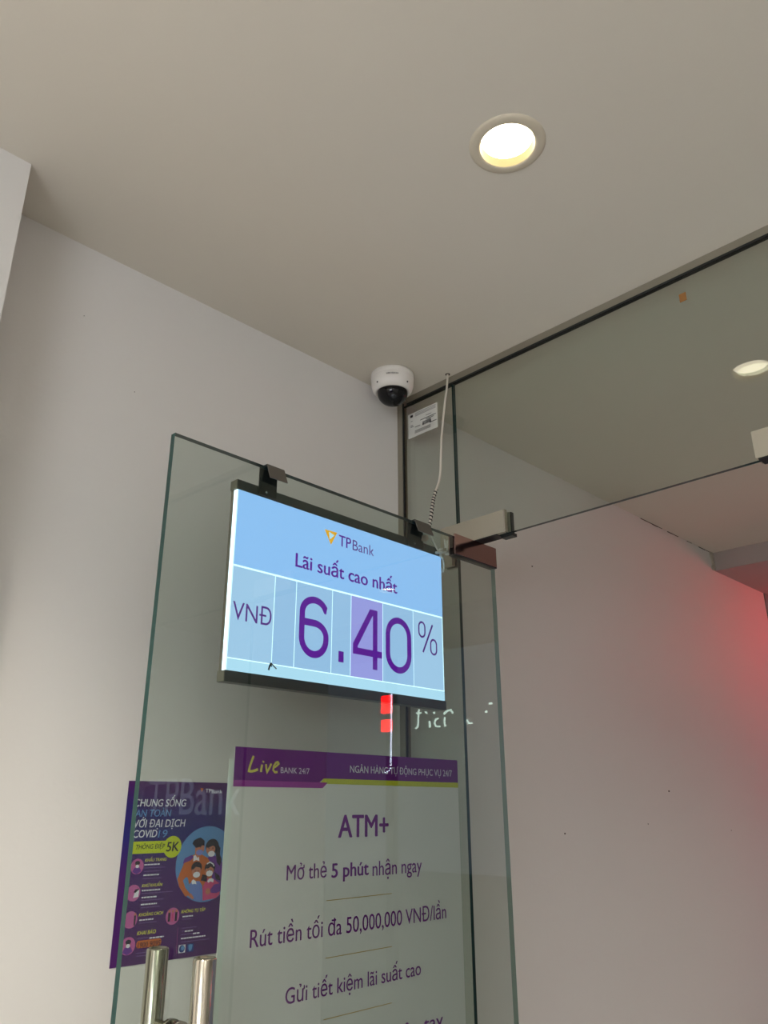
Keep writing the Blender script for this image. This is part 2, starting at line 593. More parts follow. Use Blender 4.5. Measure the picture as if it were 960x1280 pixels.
for s in (-1, 1):
    y = s * 0.060
    tb = lathe('handle_tube', [(0.0005, 0.760), (0.0145, 0.760), (0.016, 0.762), (0.016, 1.355), (0.0148, 1.357), (0.0136, 1.357), (0.0132, 1.3545), (0.0005, 1.3545)], mat('handle_steel', srgb(196, 188, 172), 0.16, 1.0), door, 40)
    tb.location = (HU, y, 0)
    for z in (1.258, 0.845):
        po = tube('handle_post', [(0, -s * 0.012, z), (0, -s * 0.054, z)], 0.0105, M_CHROME, tb, 20)
        tube('post_flange', [(0, -s * 0.046, z), (0, -s * 0.054, z)], 0.0165, M_CHROME, tb, 24)

# ================================================================== film on the back of the door
AO = 0.0085
def fd(p):
    return on_door(p, AO)
film = thing('bank_poster', 'translucent white poster with purple header stuck on the glass door', 'poster', PIVOT + DN * AO, PH)
z8 = zoom(280, 900, 0.3958333)
z3 = zoom(280, 920, 0.1666667)
uL, uR, wT = fd(z8(35, 80))[0], fd(z8(735, 130))[0], (fd(z8(35, 80))[1] + fd(z8(735, 130))[1]) / 2
M_FILM = film_mat('poster_film', srgb(240, 236, 236))
box('film_sheet', (uL, -0.0012, 0.55), (uR, 0.0, wT), M_FILM, film)
box('clear_margin', (uL - 0.010, -0.0011, 0.55), (uL, 0.0, wT - 0.02), film_mat('margin_film', srgb(236, 240, 236)), film)
A = Art(-0.0013)
M_HEAD = mat('header_purple', srgb(104, 22, 122), 0.5)
M_BAND = mat('header_magenta', srgb(150, 52, 150), 0.5)
M_OLIVE = mat('header_yellow', srgb(186, 184, 44), 0.5)
wy = (fd(z8(318, 183))[1] + fd(z8(736, 200))[1]) / 2
wb = fd(z3(70, 330))[1]
A.poly([(uL, wT), (uR, wT), (uR, wy), (fd((404, 972))[0], wy), (fd((399, 979))[0], wb), (uL, wb)], M_HEAD)
wyb = fd(z8(737, 214))[1]
A.poly([(fd((404, 972))[0], wy), (uR, wy), (uR, wyb), (fd((399.5, 979))[0], wyb + 0.001)], M_OLIVE)
wbb = fd(z3(65, 378))[1]
A.poly([(uL, wb), (fd((409, 980))[0], wb), (fd((402.5, 986))[0], wbb), (uL, wbb)], M_BAND)
A.build('header_band', film)
A = Art(-0.0016)
M_LIVE = mat('print_live_yellow', srgb(206, 196, 92), 0.5)
M_HW = mat('print_header_white', srgb(214, 206, 218), 0.5)
def st3(pts, wd):
    A.stroke([fd(z3(*p)) for p in pts], wd, M_LIVE)
st3([(218, 150), (205, 185), (190, 225), (182, 262), (200, 266), (225, 260), (250, 250)], 0.0042)
st3([(282, 215), (275, 245), (272, 270)], 0.0040)
st3([(292, 188), (288, 198)], 0.0040)
st3([(310, 212), (312, 245), (318, 270), (335, 240), (350, 208)], 0.0038)
st3([(362, 240), (385, 228), (405, 208), (398, 196), (382, 202), (368, 225), (364, 255), (376, 272), (396, 270)], 0.0036)
lettering('header_lettering', film, -0.0016, 'BANK 24/7', fd, z3(420, 277), z3(636, 286), z3(420, 234), M_HW, 0.0)
lettering('header_lettering', film, -0.0016, 'NGÂN HÀNG TỰ ĐỘNG PHỤC VỤ 24/7', fd, z8(396, 163), z8(718, 181), z8(396, 141), M_HW, 0.004)
A.build('script_lettering', film)
lettering('line_lettering', film, -0.0016, 'ATM+', fd, z8(358, 370), z8(518, 366), z8(358, 300), M_PURPLE, 0.022)
lettering('line_lettering', film, -0.0016, 'Mở thẻ', fd, z8(195, 505), z8(322, 498), z8(195, 457), M_PURPLE, 0.004)
lettering('line_lettering', film, -0.0016, '5 phút', fd, z8(337, 496), z8(455, 490), z8(337, 452), M_PURPLE, 0.022)
lettering('line_lettering', film, -0.0016, 'nhận ngay', fd, z8(467, 489), z8(623, 482), z8(467, 443), M_PURPLE, 0.004)
lettering('line_lettering', film, -0.0016, 'Rút tiền tối đa 50,000,000 VNĐ/lần', fd, z8(79, 711), z8(700, 632), z8(79, 655), M_PURPLE, 0.004)
lettering('line_lettering', film, -0.0016, 'Gửi tiết kiệm lãi suất cao', fd, z8(191, 889), z8(620, 812), z8(191, 838), M_PURPLE, 0.004)
wl = fd(z8(405, 1010))[1]
A = Art(-0.0016)
A.text('Giao dịch bằng vân tay', fd(z8(130, 1045))[0], fd(z8(690, 965))[0], fd(z8(690, 965))[1], 0.022, M_PURPLE, 0.004)
A.build('line_lettering', film)
for p, q in (((322, 570), (528, 548)), ((318, 750), (528, 717)), ((312, 943), (528, 896))):
    A = Art(-0.0016)
    A.bar_px(fd, z8(*p), z8(*q), 0.0011, M_GOLD)
    A.build('gold_rule', film)

# ================================================================== the lit rate sign
SO = 0.016                                # front face behind the middle of the glass
SD = 0.020                                # thickness
def fs(p):
    return on_door(p, SO)
z5 = zoom(250, 590, 0.34375)
sL, sR = fs((298, 599))[0] - 0.001, fs((553.5, 780))[0]
sT, sB = fs((298, 599))[1], fs((276.8, 851))[1]
sign = thing('rate_sign', 'backlit pale blue rate sign in a steel frame hooked over the door', 'sign', PIVOT + DN * SO, PH)
BAR_T, BAR_B = 0.019, 0.019
M_SIGNBAR = mat('sign_bar', srgb(92, 96, 96), 0.32, 0.85, aniso=(60, 3, 3))
for nm, a, b in (('top_rail', sT - BAR_T, sT), ('bottom_rail', sB, sB + BAR_B)):
    rr = box(nm, (sL, -0.001, a), (sR + 0.003, SD, b), M_SIGNBAR, sign, bevel=0.0008)
    box('end_cap', (sL - 0.0015, 0.0, a + 0.0006), (sL, SD - 0.001, b - 0.0006), M_ALU, rr)
fT, fB = sT - BAR_T, sB + BAR_B
LIT = lambda n, c, s: glow(n, srgb(*c), s)
M_LINE = LIT('sign_gap_light', (205, 240, 255), 2.0)
M_CORE = LIT('sign_edge_light', (225, 240, 255), 3.0)
M_P1 = LIT('sign_header_light', (143, 190, 246), 1.38)
M_P2 = LIT('sign_cell_light', (164, 200, 236), 1.35)
M_P3 = LIT('sign_digit_light', (156, 194, 236), 1.3)
M_P4 = LIT('sign_lilac_light', (160, 160, 236), 1.25)
M_P5 = LIT('sign_foot_light', (176, 218, 244), 1.4)
box('back_cover', (sL + 0.001, 0.0105, fB), (sR, SD - 0.001, fT), M_ALU, sign)
box('light_guide', (sL + 0.001, 0.0008, fB), (sR, 0.0105, fT), [M_CORE, M_LINE, M_ALU], sign, [2, 2, 1, 1, 2, 0])
def lw(p, q):
    return (fs(z5(*p))[1] + fs(z5(*q))[1]) / 2
w1 = lw((110, 335), (875, 527))
w0 = lw((90, 670), (885, 798))
ud = [(fs(z5(*a))[0] + fs(z5(*b))[0]) / 2 for a, b in (((277, 380), (258, 695)), ((355, 400), (338, 708)), ((482, 435), (477, 733)), ((552, 450), (545, 742)), ((667, 480), (663, 765)), ((775, 503), (778, 783)))]
pl = sL + 0.0035
box('face_panel', (pl, 0.0, w1 + 0.0018), (sR - 0.0005, 0.0008, fT), M_P1, sign)
box('face_panel', (pl, 0.0, fB), (sR - 0.0005, 0.0008, w0 - 0.001), M_P5, sign)
edges = [pl] + ud + [sR - 0.002]
for i in range(7):
    mm = [M_P2, M_P3, M_P3, M_P3, M_P4, M_P3, M_P2][i]
    g0 = 0.0 if i == 0 else 0.0010
    box('face_panel', (edges[i] + g0, 0.0, w0 + 0.001), (edges[i + 1] - 0.0010, 0.0008, w1 - 0.0018), mm, sign)
M_SP = mat('sign_purple', srgb(98, 20, 150), 0.4, emit=(srgb(98, 22, 160), 0.75))
M_SP2 = mat('sign_violet', srgb(96, 52, 140), 0.4, emit=(srgb(100, 52, 148), 0.7))
M_SO = mat('sign_orange', srgb(240, 170, 20), 0.4, emit=(srgb(245, 176, 30), 0.85))
# logo and heading
A = Art(-0.0002)
tri = [fs(z5(*p)) for p in ((453, 208), (499, 221), (476, 265))]
A.poly(tri, M_SO)
A.poly([fs(z5(*p)) for p in ((469, 217), (489, 231), (471, 246))], M_P5)
A.text_px('TP', fs, z5(504, 269), z5(549, 279), z5(504, 230), M_SP, 0.012)
A.text_px('Bank', fs, z5(554, 284), z5(632, 306), z5(554, 247), M_SP2, -0.004)
A.build('logo', sign)
A = Art(-0.0002)
A.text_px('Lãi suất cao nhất', fs, z5(346, 346), z5(717, 440), z5(346, 297), M_SP, 0.018)
A.build('heading_lettering', sign)
A = Art(-0.0002)
A.text_px('VNĐ', fs, z5(116, 533), z5(258, 562), z5(116, 467), M_SP2, -0.004)
A.build('currency_lettering', sign)
def box_px(x0, y0, x1, y1, yr0=None, yr1=None):
    """u-range and w-range of a digit from its left/right x and top/bottom y in the zoomed view"""
    c = (x0 + x1) / 2
    return fs(z5(x0, (y0 + y1) / 2))[0], fs(z5(x1, (y0 + y1) / 2))[0], fs(z5(c, y1))[1], fs(z5(c, y0))[1]
SW = 0.0132
A = Art(-0.0002)
u0, u1, b0, b1 = box_px(360, 453, 468, 677)
h = SW / 2
u0 += h; u1 -= h; b0 += h; b1 -= h
W, H = u1 - u0, b1 - b0
cu, r = (u0 + u1) / 2, W / 2
bowl_top = b0 + H * 0.57
A.stroke([(u1, b1 - r * 0.55)] + arc(cu, b1 - r * 0.86, r, r * 0.86, 22, 180)[0:] + [(u0, b0 + r)] + arc(cu, b0 + r, r, r, 180, 360)[1:] + arc(cu, bowl_top - r * 0.8, r, r * 0.8, 0, 90) + [(u0 + 0.004, bowl_top)], SW, M_SP)
A.build('digit', sign)
A = Art(-0.0002)
u0, u1, b0, b1 = box_px(503, 652, 522, 692)
A.rect(u0, b0, u1, b1, M_SP)
A.build('decimal_point', sign)
A = Art(-0.0002)
u0, u1, b0, b1 = box_px(556, 505, 661, 715)
W, H = u1 - u0, b1 - b0
A.stroke([(u0 + W * 0.76, b0), (u0 + W * 0.76, b1 - 0.002), (u0 + W * 0.62, b1 - 0.002), (u0 + h, b0 + H * 0.37), (u0 + h, b0 + H * 0.27), (u1, b0 + H * 0.27)], SW, M_SP)
A.build('digit', sign)
A = Art(-0.0002)
u0, u1, b0, b1 = box_px(675, 530, 768, 733)
u0 += h; u1 -= h; b0 += h; b1 -= h
cu, r = (u0 + u1) / 2, (u1 - u0) / 2
A.stroke(arc(cu, b1 - r, r, r, 0, 180) + arc(cu, b0 + r, r, r, 180, 360), SW, M_SP, True)
A.build('digit', sign)
A = Art(-0.0002)
u0, u1, b0, b1 = box_px(793, 548, 862, 663)
W, H = u1 - u0, b1 - b0
for cu, cw in ((u0 + W * 0.20, b1 - H * 0.26), (u1 - W * 0.20, b0 + H * 0.26)):
    ru, rw = W * 0.155, H * 0.20
    A.stroke(arc(cu, cw + rw * 0.4, ru, rw * 0.75, 0, 180) + arc(cu, cw - rw * 0.4, ru, rw * 0.75, 180, 360), 0.0042, M_SP2, True)
A.stroke([(u0 + W * 0.24, b0 + H * 0.04), (u1 - W * 0.24, b1 - H * 0.04)], 0.0048, M_SP2)
A.build('percent_mark', sign)
# hooks over the top of the glass
def hook(px_l, px_r):
    ua, ub = on_door(px_l, -0.006)[0], on_door(px_r, -0.006)[0]
    g = SO
    st = box('hook_strap', (ua, -0.004, sT - 0.017), (ub, -0.0015, DZ + 0.0045), M_DARKMETAL, sign)
    box('hook_top', (ua, -0.0085 - g, DZ + 0.002), (ub, -0.0015, DZ + 0.0045), M_DARKMETAL, st)
    y0 = -g - 0.0085
    V = [(ua, y0, DZ + 0.0045), (ub, y0, DZ + 0.0045), (ub, y0 - 0.012, DZ - 0.026), (ua, y0 - 0.012, DZ - 0.026),
         (ua, y0 + 0.002, DZ + 0.0045), (ub, y0 + 0.002, DZ + 0.0045), (ub, y0 - 0.010, DZ - 0.026), (ua, y0 - 0.010, DZ - 0.026)]
    obj('hook_flap', V, [(0, 3, 2, 1), (4, 5, 6, 7), (0, 1, 5, 4), (1, 2, 6, 5), (2, 3, 7, 6), (3, 0, 4, 7)], mat('flap_metal_lit', srgb(108, 103, 96), 0.45, 0.6), st)  # flap of the same hook made paler, lamp light put into its colour
    sc = lathe('screw', [(0.0005, 0.0016), (0.0022, 0.0012), (0.0026, 0.0)], M_CHROME, st, 16)
    sc.location = ((ua + ub) / 2 - 0.003, -0.004, sT - 0.009)
    sc.rotation_euler = (math.radians(90), 0, 0)
hook((333, 582), (354.5, 590))
hook((517.5, 651), (536, 658))
# the small dark twig-like mark at the foot of the panel
A = Art(-0.0003)
zt = zoom(270, 640, 0.171875)
for pts, wd in ((((398, 1098), (388, 1122), (380, 1150)), 0.0035), (((398, 1098), (415, 1118), (438, 1142)), 0.0022), (((395, 1100), (402, 1126)), 0.003)):
    A.stroke([fs(zt(*p)) for p in pts], wd, M_BLACKPL)
bug = A.build('insect', None)
bug.location = PIVOT + DN * (SO - 0.0004)
bug.rotation_euler = (0, 0, PH)
tag(bug, 'tiny dark insect sitting on the foot of the lit rate sign', 'insect')

# ================================================================== cable
cb = thing('power_cable', 'white power cable hanging from the ceiling to the rate sign', 'cable', on_axis((559.5, 468), 2, CEIL))
zk = zoom(430, 430, 0.28125)
c0 = cb.location.copy()
end = PIVOT + DT * on_door((538, 668), 0.012)[0] + DN * 0.012 + Vector((0, 0, 2.135))
cpx = [(460, 150), (456, 205), (447, 270), (440, 340), (434, 410), (431, 480), (429, 560), (424, 605), (412, 640), (401, 675), (395, 705), (390, 740), (385, 780), (378, 815)]
pts = [Vector((0, 0, 0.0))]
for i, p in enumerate(cpx):
    d = ray(zk(*p))
    f = (i + 1) / len(cpx)
    yt = c0.y + (end.y - c0.y) * f
    pts.append(CAM + d * ((yt - CAM.y) / d.y) - c0)
def smooth_pts(ps, n=5):
    out = []
    for i in range(len(ps) - 1):
        p0, p1, p2, p3 = ps[max(i - 1, 0)], ps[i], ps[i + 1], ps[min(i + 2, len(ps) - 1)]
        for k in range(n):
            t = k / n
            out.append(0.5 * ((2 * p1) + (p2 - p0) * t + (2 * p0 - 5 * p1 + 4 * p2 - p3) * t * t + (3 * p1 - p0 - 3 * p2 + p3) * t ** 3))
    out.append(ps[-1])
    return out
sp = smooth_pts(pts)
tube('cable_sheath', sp, 0.0028, M_CABLE, cb, 10)
low = sp[int(len(sp) * 0.66):]
hel = []
for i in range(len(low) - 1):
    for k in range(8):
        t = k / 8
        c = low[i].lerp(low[i + 1], t)
        a = (i * 8 + k) * 0.40
        hel.append(c + AX * (0.0033 * math.cos(a)) + Vector((0.5, 0.5, 0)) * (0.0045 * math.sin(a)))
tube('spiral_wrap', hel, 0.0016, M_BLACKPL, cb, 6)
lathe('ceiling_hole', [(0.0005, -0.0012), (0.006, -0.0012), (0.0065, 0.0)], M_CRACK, cb, 16)
# loose tail, ties and tape by the hinge
zh = zoom(500, 630, 0.1666667)
tail = thing('cable_tie_bundle', 'white cable tail with plastic ties beside the hinge end of the rate sign', 'cable', PIVOT + DN * 0.012, PH)
def ft(p):
    u, w = on_door(p, 0.012)
    return Vector((u, 0, w))
tube('cable_tail', smooth_pts([ft(zh(*p)) for p in ((215, 180), (235, 250), (275, 330), (300, 372), (318, 400), (328, 440), (330, 480), (322, 512))]), 0.0022, M_CABLE, tail, 8)
for a, b, r in (((335, 268), (340, 330), 0.0022), ((355, 275), (352, 350), 0.0018), ((270, 365), (385, 358), 0.0030), ((290, 345), (318, 340), 0.003), ((345, 375), (380, 372), 0.0034), ((300, 385), (322, 412), 0.0030)):
    tube('plastic_tie', [ft(zh(*a)), ft(zh(*b))], r, M_WHITEPL, tail, 8)
tp = [ft(zh(*p)) for p in ((165, 235), (205, 232), (215, 262), (190, 285), (160, 275))]
prism('tape_scrap', [(v.x, v.z) for v in tp], -0.0008, 0.0, mat('tape', srgb(188, 164, 150), 0.5), tail)

# ================================================================== dome camera
dc = thing('dome_camera', 'white dome security camera with dark bubble fixed to the ceiling corner', 'camera', (-0.122, -0.080, CEIL))
lathe('housing', [(0.0005, 0.0), (0.0565, 0.0), (0.0575, -0.004), (0.0575, -0.012), (0.0565, -0.0135), (0.0572, -0.015), (0.0560, -0.034), (0.0525, -0.046), (0.0460, -0.053), (0.0425, -0.054), (0.0405, -0.052)], M_WHITEPL, dc, 64)
R_ = 0.0405
lathe('bubble', [(0.0405, -0.052)] + [(R_ * math.cos(math.radians(a)), -0.053 - 0.036 * math.sin(math.radians(a))) for a in range(6, 90, 7)] + [(0.0004, -0.089)], mat('smoked_dome', srgb(8, 9, 12), 0.05, spec=0.35), dc, 48)
yaw = math.atan2(CAM.y - dc.location.y, CAM.x - dc.location.x)
def on_housing(art_name, body, ang0, half, z, cap, m):
    a = Art(0)
    a.text(body, -half, half, z, cap, m, 0.02)
    V = [(0.0590 * math.cos(ang0 + u / 0.0590), 0.0590 * math.sin(ang0 + u / 0.0590), w) for u, y, w in a.V]
    return obj(art_name, V, a.F, a.M, dc, a.I)
on_housing('logo_lettering', 'HIKVISION', yaw, 0.0155, -0.0285, 0.0045, M_BLACKPL)
for s in (-1, 1):
    t = yaw + s * 0.80
    sc = lathe('screw', [(0.0004, 0.0012), (0.0022, 0.0010), (0.0025, 0.0)], M_DARKMETAL, dc, 12)
    sc.location = (0.0548 * math.cos(t), 0.0548 * math.sin(t), -0.041)
    sc.rotation_euler = (0, math.radians(100), t)
ln = lathe('lens', [(0.0004, 0.004), (0.008, 0.003), (0.011, 0.0)], mat('lens_grey', srgb(40, 42, 46), 0.15, 0.6), dc, 20)  # plain dark grey half-metal lens
ln.location = (0.024 * math.cos(yaw + 0.1), 0.024 * math.sin(yaw + 0.1), -0.0802)
ln.rotation_euler = (0, math.radians(140), yaw)

# ================================================================== labels on the glass
zl = zoom(460, 440, 0.125)
la, lb, lc = on_part(zl(415, 640)), on_part(zl(705, 528)), on_part(zl(418, 880))
lab = thing('paper_label', 'white printed paper label stuck on the narrow glass panel', 'label', (-0.0052, 0, 0), -math.pi / 2)
box('label_sheet', (la[0], -0.0004, lc[1]), (lb[0], 0.0, la[1]), mat('label_paper', srgb(214, 214, 208), 0.6), lab)
A = Art(-0.0005)
M_INK = mat('label_ink', srgb(42, 42, 44), 0.6)
M_INK2 = mat('label_ink_grey', srgb(128, 128, 126), 0.6)
lu0, lu1, lw0, lw1 = la[0], lb[0], lc[1], la[1]
def LR(a, b, c, d, m):
    A.rect(lu0 + a * (lu1 - lu0), lw0 + b * (lw1 - lw0), lu0 + c * (lu1 - lu0), lw0 + d * (lw1 - lw0), m)
for b in (0.93, 0.87, 0.82):
    LR(0.24, b, 0.95, b + 0.022, M_INK2)
LR(0.08, 0.83, 0.17, 0.93, M_INK)
for a, b, c in ((0.62, 0.66, 0.80), (0.42, 0.56, 0.95), (0.62, 0.50, 0.88), (0.50, 0.44, 0.78), (0.10, 0.66, 0.16), (0.09, 0.48, 0.17), (0.09, 0.42, 0.20), (0.24, 0.36, 0.42), (0.74, 0.30, 0.97)):
    LR(a, b, c, b + 0.026, M_INK2 if c - a < 0.2 else M_INK)
x = 0.50
while x < 0.80:
    wd = random.choice((0.008, 0.014, 0.022))
    LR(x, 0.32, x + wd, 0.42, M_INK)
    x += wd + random.choice((0.008, 0.013))
for b in (0.20, 0.155, 0.11):
    LR(0.24, b, 0.78, b + 0.02, M_INK2)
A.build('label_print', lab)
ov = on_part((855, 373))
osq = box('paper_tag', (ov[0] - 0.0075, -0.0006, ov[1] - 0.010), (ov[0] + 0.0075, 0.0, ov[1] + 0.010), mat('kraft_tag', srgb(150, 104, 52), 0.7, var=0.2, vscale=120))
osq.location = (-0.0052, 0, 0)
osq.rotation_euler = (0, 0, -math.pi / 2)
tag(osq, 'tiny brown square sticker high on the glass transom', 'sticker')

# ================================================================== health poster on the wall
fw = on_wall
zA = zoom(150, 960, 0.15625)
zB = zoom(150, 1060, 0.15625)
pu0, pw1 = fw((162, 974.5))[0] - 0.001, (fw((162, 974.5))[1] + fw((285, 980))[1]) / 2
pu1, pw0 = fw((284, 990))[0], (fw((133.5, 1209.5))[1] + fw((269.5, 1193))[1]) / 2
poster = thing('health_poster', 'dark purple health poster with masked family on the wall behind the door', 'poster', (0, -0.0004, 0))
mp = bpy.data.materials.new('poster_print')
mp.use_nodes = True
nt = mp.node_tree
pb = nt.nodes['Principled BSDF']
pb.inputs['Roughness'].default_value = 0.35
tc = nt.nodes.new('ShaderNodeTexCoord')
sx = nt.nodes.new('ShaderNodeSeparateXYZ')
nt.links.new(tc.outputs['Generated'], sx.inputs[0])
cr = nt.nodes.new('ShaderNodeValToRGB')
for pos, c in ((0.0, srgb(74, 22, 96)), (0.45, srgb(70, 28, 104)), (0.7, srgb(34, 36, 112)), (0.86, srgb(46, 34, 108)), (1.0, srgb(78, 26, 100))):
    e = cr.color_ramp.elements.new(pos) if pos not in (0.0, 1.0) else cr.color_ramp.elements[0 if pos == 0.0 else -1]
    e.color = c
nz = nt.nodes.new('ShaderNodeTexNoise')
nz.inputs['Scale'].default_value = 3.0
nt.links.new(tc.outputs['Generated'], nz.inputs['Vector'])
ad = nt.nodes.new('ShaderNodeMath')
ad.operation = 'MULTIPLY_ADD'
nt.links.new(nz.outputs['Fac'], ad.inputs[0])
ad.inputs[1].default_value = 0.25
nt.links.new(sx.outputs['Z'], ad.inputs[2])
sb = nt.nodes.new('ShaderNodeMath')
sb.operation = 'SUBTRACT'
nt.links.new(ad.outputs[0], sb.inputs[0])
sb.inputs[1].default_value = 0.12
nt.links.new(sb.outputs[0], cr.inputs['Fac'])
nt.links.new(cr.outputs['Color'], pb.inputs['Base Color'])
box('poster_sheet', (pu0, -0.0006, pw0), (pu1, 0.0, pw1), mp, poster)
PY = -0.0007
C_ = lambda n, *c: mat('poster_' + n, srgb(*c), 0.45)
P_WHITE, P_SKY, P_LIME = C_('white', 226, 228, 236), C_('sky', 96, 150, 205), C_('lime', 196, 210, 40)
P_INK, P_PINK, P_ORANGE = C_('ink', 34, 30, 48), C_('pink', 190, 96, 158), C_('orange', 196, 104, 48)
P_BLUE, P_SKIN, P_VIOLET = C_('disc_blue', 92, 142, 196), C_('skin', 190, 122, 98), C_('violet', 104, 52, 148)
P_DENIM, P_ROSE, P_YEL, P_GREY = C_('denim', 108, 132, 200), C_('rose', 206, 76, 128), C_('yellow', 226, 226, 80), C_('grey', 120, 96, 150)
P_NAVY, P_LILAC = C_('navy', 34, 60, 130), C_('lilac', 128, 136, 206)
# headline
lettering('headline', poster, PY, 'CHUNG SỐNG', fw, zA(112, 306), zA(525, 308), zA(112, 248), P_WHITE, 0.012, 0.12)
lettering('headline', poster, PY, 'AN TOÀN', fw, zA(118, 388), zA(405, 388), zA(118, 332), P_SKY, 0.010, 0.12)
lettering('headline', poster, PY, 'VỚI ĐẠI DỊCH', fw, zA(106, 472), zA(518, 472), zA(106, 412), P_WHITE, 0.012, 0.12)
lettering('headline', poster, PY, 'COVID', fw, zA(100, 555), zA(292, 555), zA(100, 496), P_WHITE, 0.014, 0.12)
lettering('headline', poster, PY, '19', fw, zA(300, 555), zA(374, 555), zA(300, 496), P_SKY, -0.006, 0.12)
A = Art(PY)
A.poly([fw(zA(640, 160)), fw(zA(667, 163)), fw(zA(652, 193))], P_ORANGE)
A.text_px('TP', fw, zA(680, 195), zA(728, 199), zA(680, 165), P_WHITE, 0.012)
A.text_px('Bank', fw, zA(730, 200), zA(815, 205), zA(730, 172), P_WHITE, -0.008)
A.build('logo', poster)
# yellow badge
A = Art(PY)
a, b = fw(zA(92, 590)), fw(zA(400, 675))
A.rect(a[0], b[1], b[0], a[1], P_LIME)
c, e = fw(zA(417, 630)), fw(zA(417, 543))
A.disc(c[0], c[1], e[1] - c[1], e[1] - c[1], P_LIME)
A.text_px('THÔNG ĐIỆP', fw, zA(122, 650), zA(355, 642), zA(122, 614), P_INK, 0.008, 0.15)
A.text_px('5K', fw, zA(364, 665), zA(464, 665), zA(364, 592), P_INK, 0.02, 0.1)
A.build('badge', poster)
# family in masks
A = Art(PY)
ct, cbm, cl = fw(zA(700, 465)), fw(zB(670, 432)), fw(zB(443, 140))
rad = (ct[1] - cbm[1]) / 2
cw_, cu_ = (ct[1] + cbm[1]) / 2, cl[0] + rad
CL = pu1 - 0.0006
A.disc(cu_, cw_, rad, rad, P_BLUE, clip=CL, n=64)
def pa(lst, m, z=zA):
    A.poly([(min(fw(z(*p))[0], CL), fw(z(*p))[1]) for p in lst], m)
def el(x, y, rx, ry, m, z=zA):
    c = fw(z(x, y)); ux = fw(z(x + rx, y)); uy = fw(z(x, y - ry))
    A.disc(c[0], c[1], abs(ux[0] - c[0]), abs(uy[1] - c[1]), m, clip=CL, n=28)
V5 = -640                                    # zA y = zB y + 640
pa([(680, 730), (720, 700), (770, 705), (830, 760), (838, 960), (700, 980), (670, 800)], P_VIOLET)
pa([(505, 755), (530, 715), (600, 690), (650, 690), (700, 720), (740, 800), (720, 960), (560, 980), (540, 880), (510, 860)], P_ORANGE)
pa([(500, 762), (515, 722), (570, 695), (590, 712), (540, 760), (510, 770)], P_VIOLET)
pa([(510, 760), (560, 740), (545, 850), (500, 900), (520, 960), (560, 1010), (520, 1030), (470, 950), (455, 890)], P_ORANGE)
pa([(585, 705), (606, 690), (628, 705), (632, 745), (606, 735), (583, 748)], P_WHITE)
el(735, 628, 52, 62, P_INK)
pa([(770, 590), (800, 640), (795, 690), (810, 730), (795, 785), (770, 755), (765, 700), (755, 640)], P_INK)
el(722, 650, 36, 44, P_SKIN)
pa([(680, 625), (700, 585), (745, 580), (765, 640), (740, 620), (700, 640)], P_INK)
el(727, 686, 27, 23, P_WHITE)
pa([(595, 690), (600, 610), (672, 612), (668, 660), (640, 700), (615, 720)], P_SKIN)
pa([(575, 605), (590, 575), (640, 555), (672, 580), (672, 622), (655, 618), (640, 628), (605, 640)], P_INK)
el(632, 675, 28, 22, P_LILAC)
el(640, 632, 5, 4, P_INK); el(614, 632, 5, 4, P_INK)
el(738, 640, 5, 4, P_INK); el(708, 642, 5, 4, P_INK)
# the two children
pa([(655, 960), (690, 880), (740, 885), (800, 930), (790, 1010), (760, 1040), (655, 1060)], P_ROSE)
pa([(640, 900), (655, 850), (690, 860), (690, 910)], P_INK)
pa([(750, 830), (790, 860), (800, 900), (760, 890)], P_INK)
pa([(548, 930), (570, 905), (630, 905), (652, 940), (645, 1062), (590, 1055), (560, 1030)], P_DENIM)
el(607, 795, 42, 46, P_INK)
el(605, 825, 36, 40, P_SKIN)
pa([(565, 800), (580, 765), (625, 760), (650, 800), (630, 795), (600, 790), (580, 812)], P_INK)
el(606, 853, 28, 23, P_WHITE)
pa([(565, 905), (580, 890), (600, 905), (606, 930), (590, 925), (570, 930)], P_WHITE)
el(713, 798, 42, 48, P_INK)
el(709, 822, 34, 38, P_SKIN)
pa([(675, 800), (690, 765), (735, 765), (752, 810), (720, 788), (695, 805)], P_INK)
A.stroke([fw(zA(*p)) for p in ((688, 768), (712, 752), (736, 766), (746, 785))], 0.0022, P_WHITE)
el(708, 842, 26, 24, P_WHITE)
pa([(690, 905), (705, 885), (725, 880), (742, 890), (738, 915), (715, 905), (700, 918)], P_WHITE)
pa([(712, 975), (745, 930), (800, 920), (802, 980), (760, 1000), (720, 998)], P_VIOLET)
el(695, 985, 20, 24, P_SKIN)
pa([(535, 1020), (560, 1000), (585, 1040), (570, 1050)], P_SKIN)
for x, y in ((596, 823), (618, 822), (700, 818), (720, 818)):
    el(x, y, 4, 4, P_INK)
A.build('family_picture', poster)
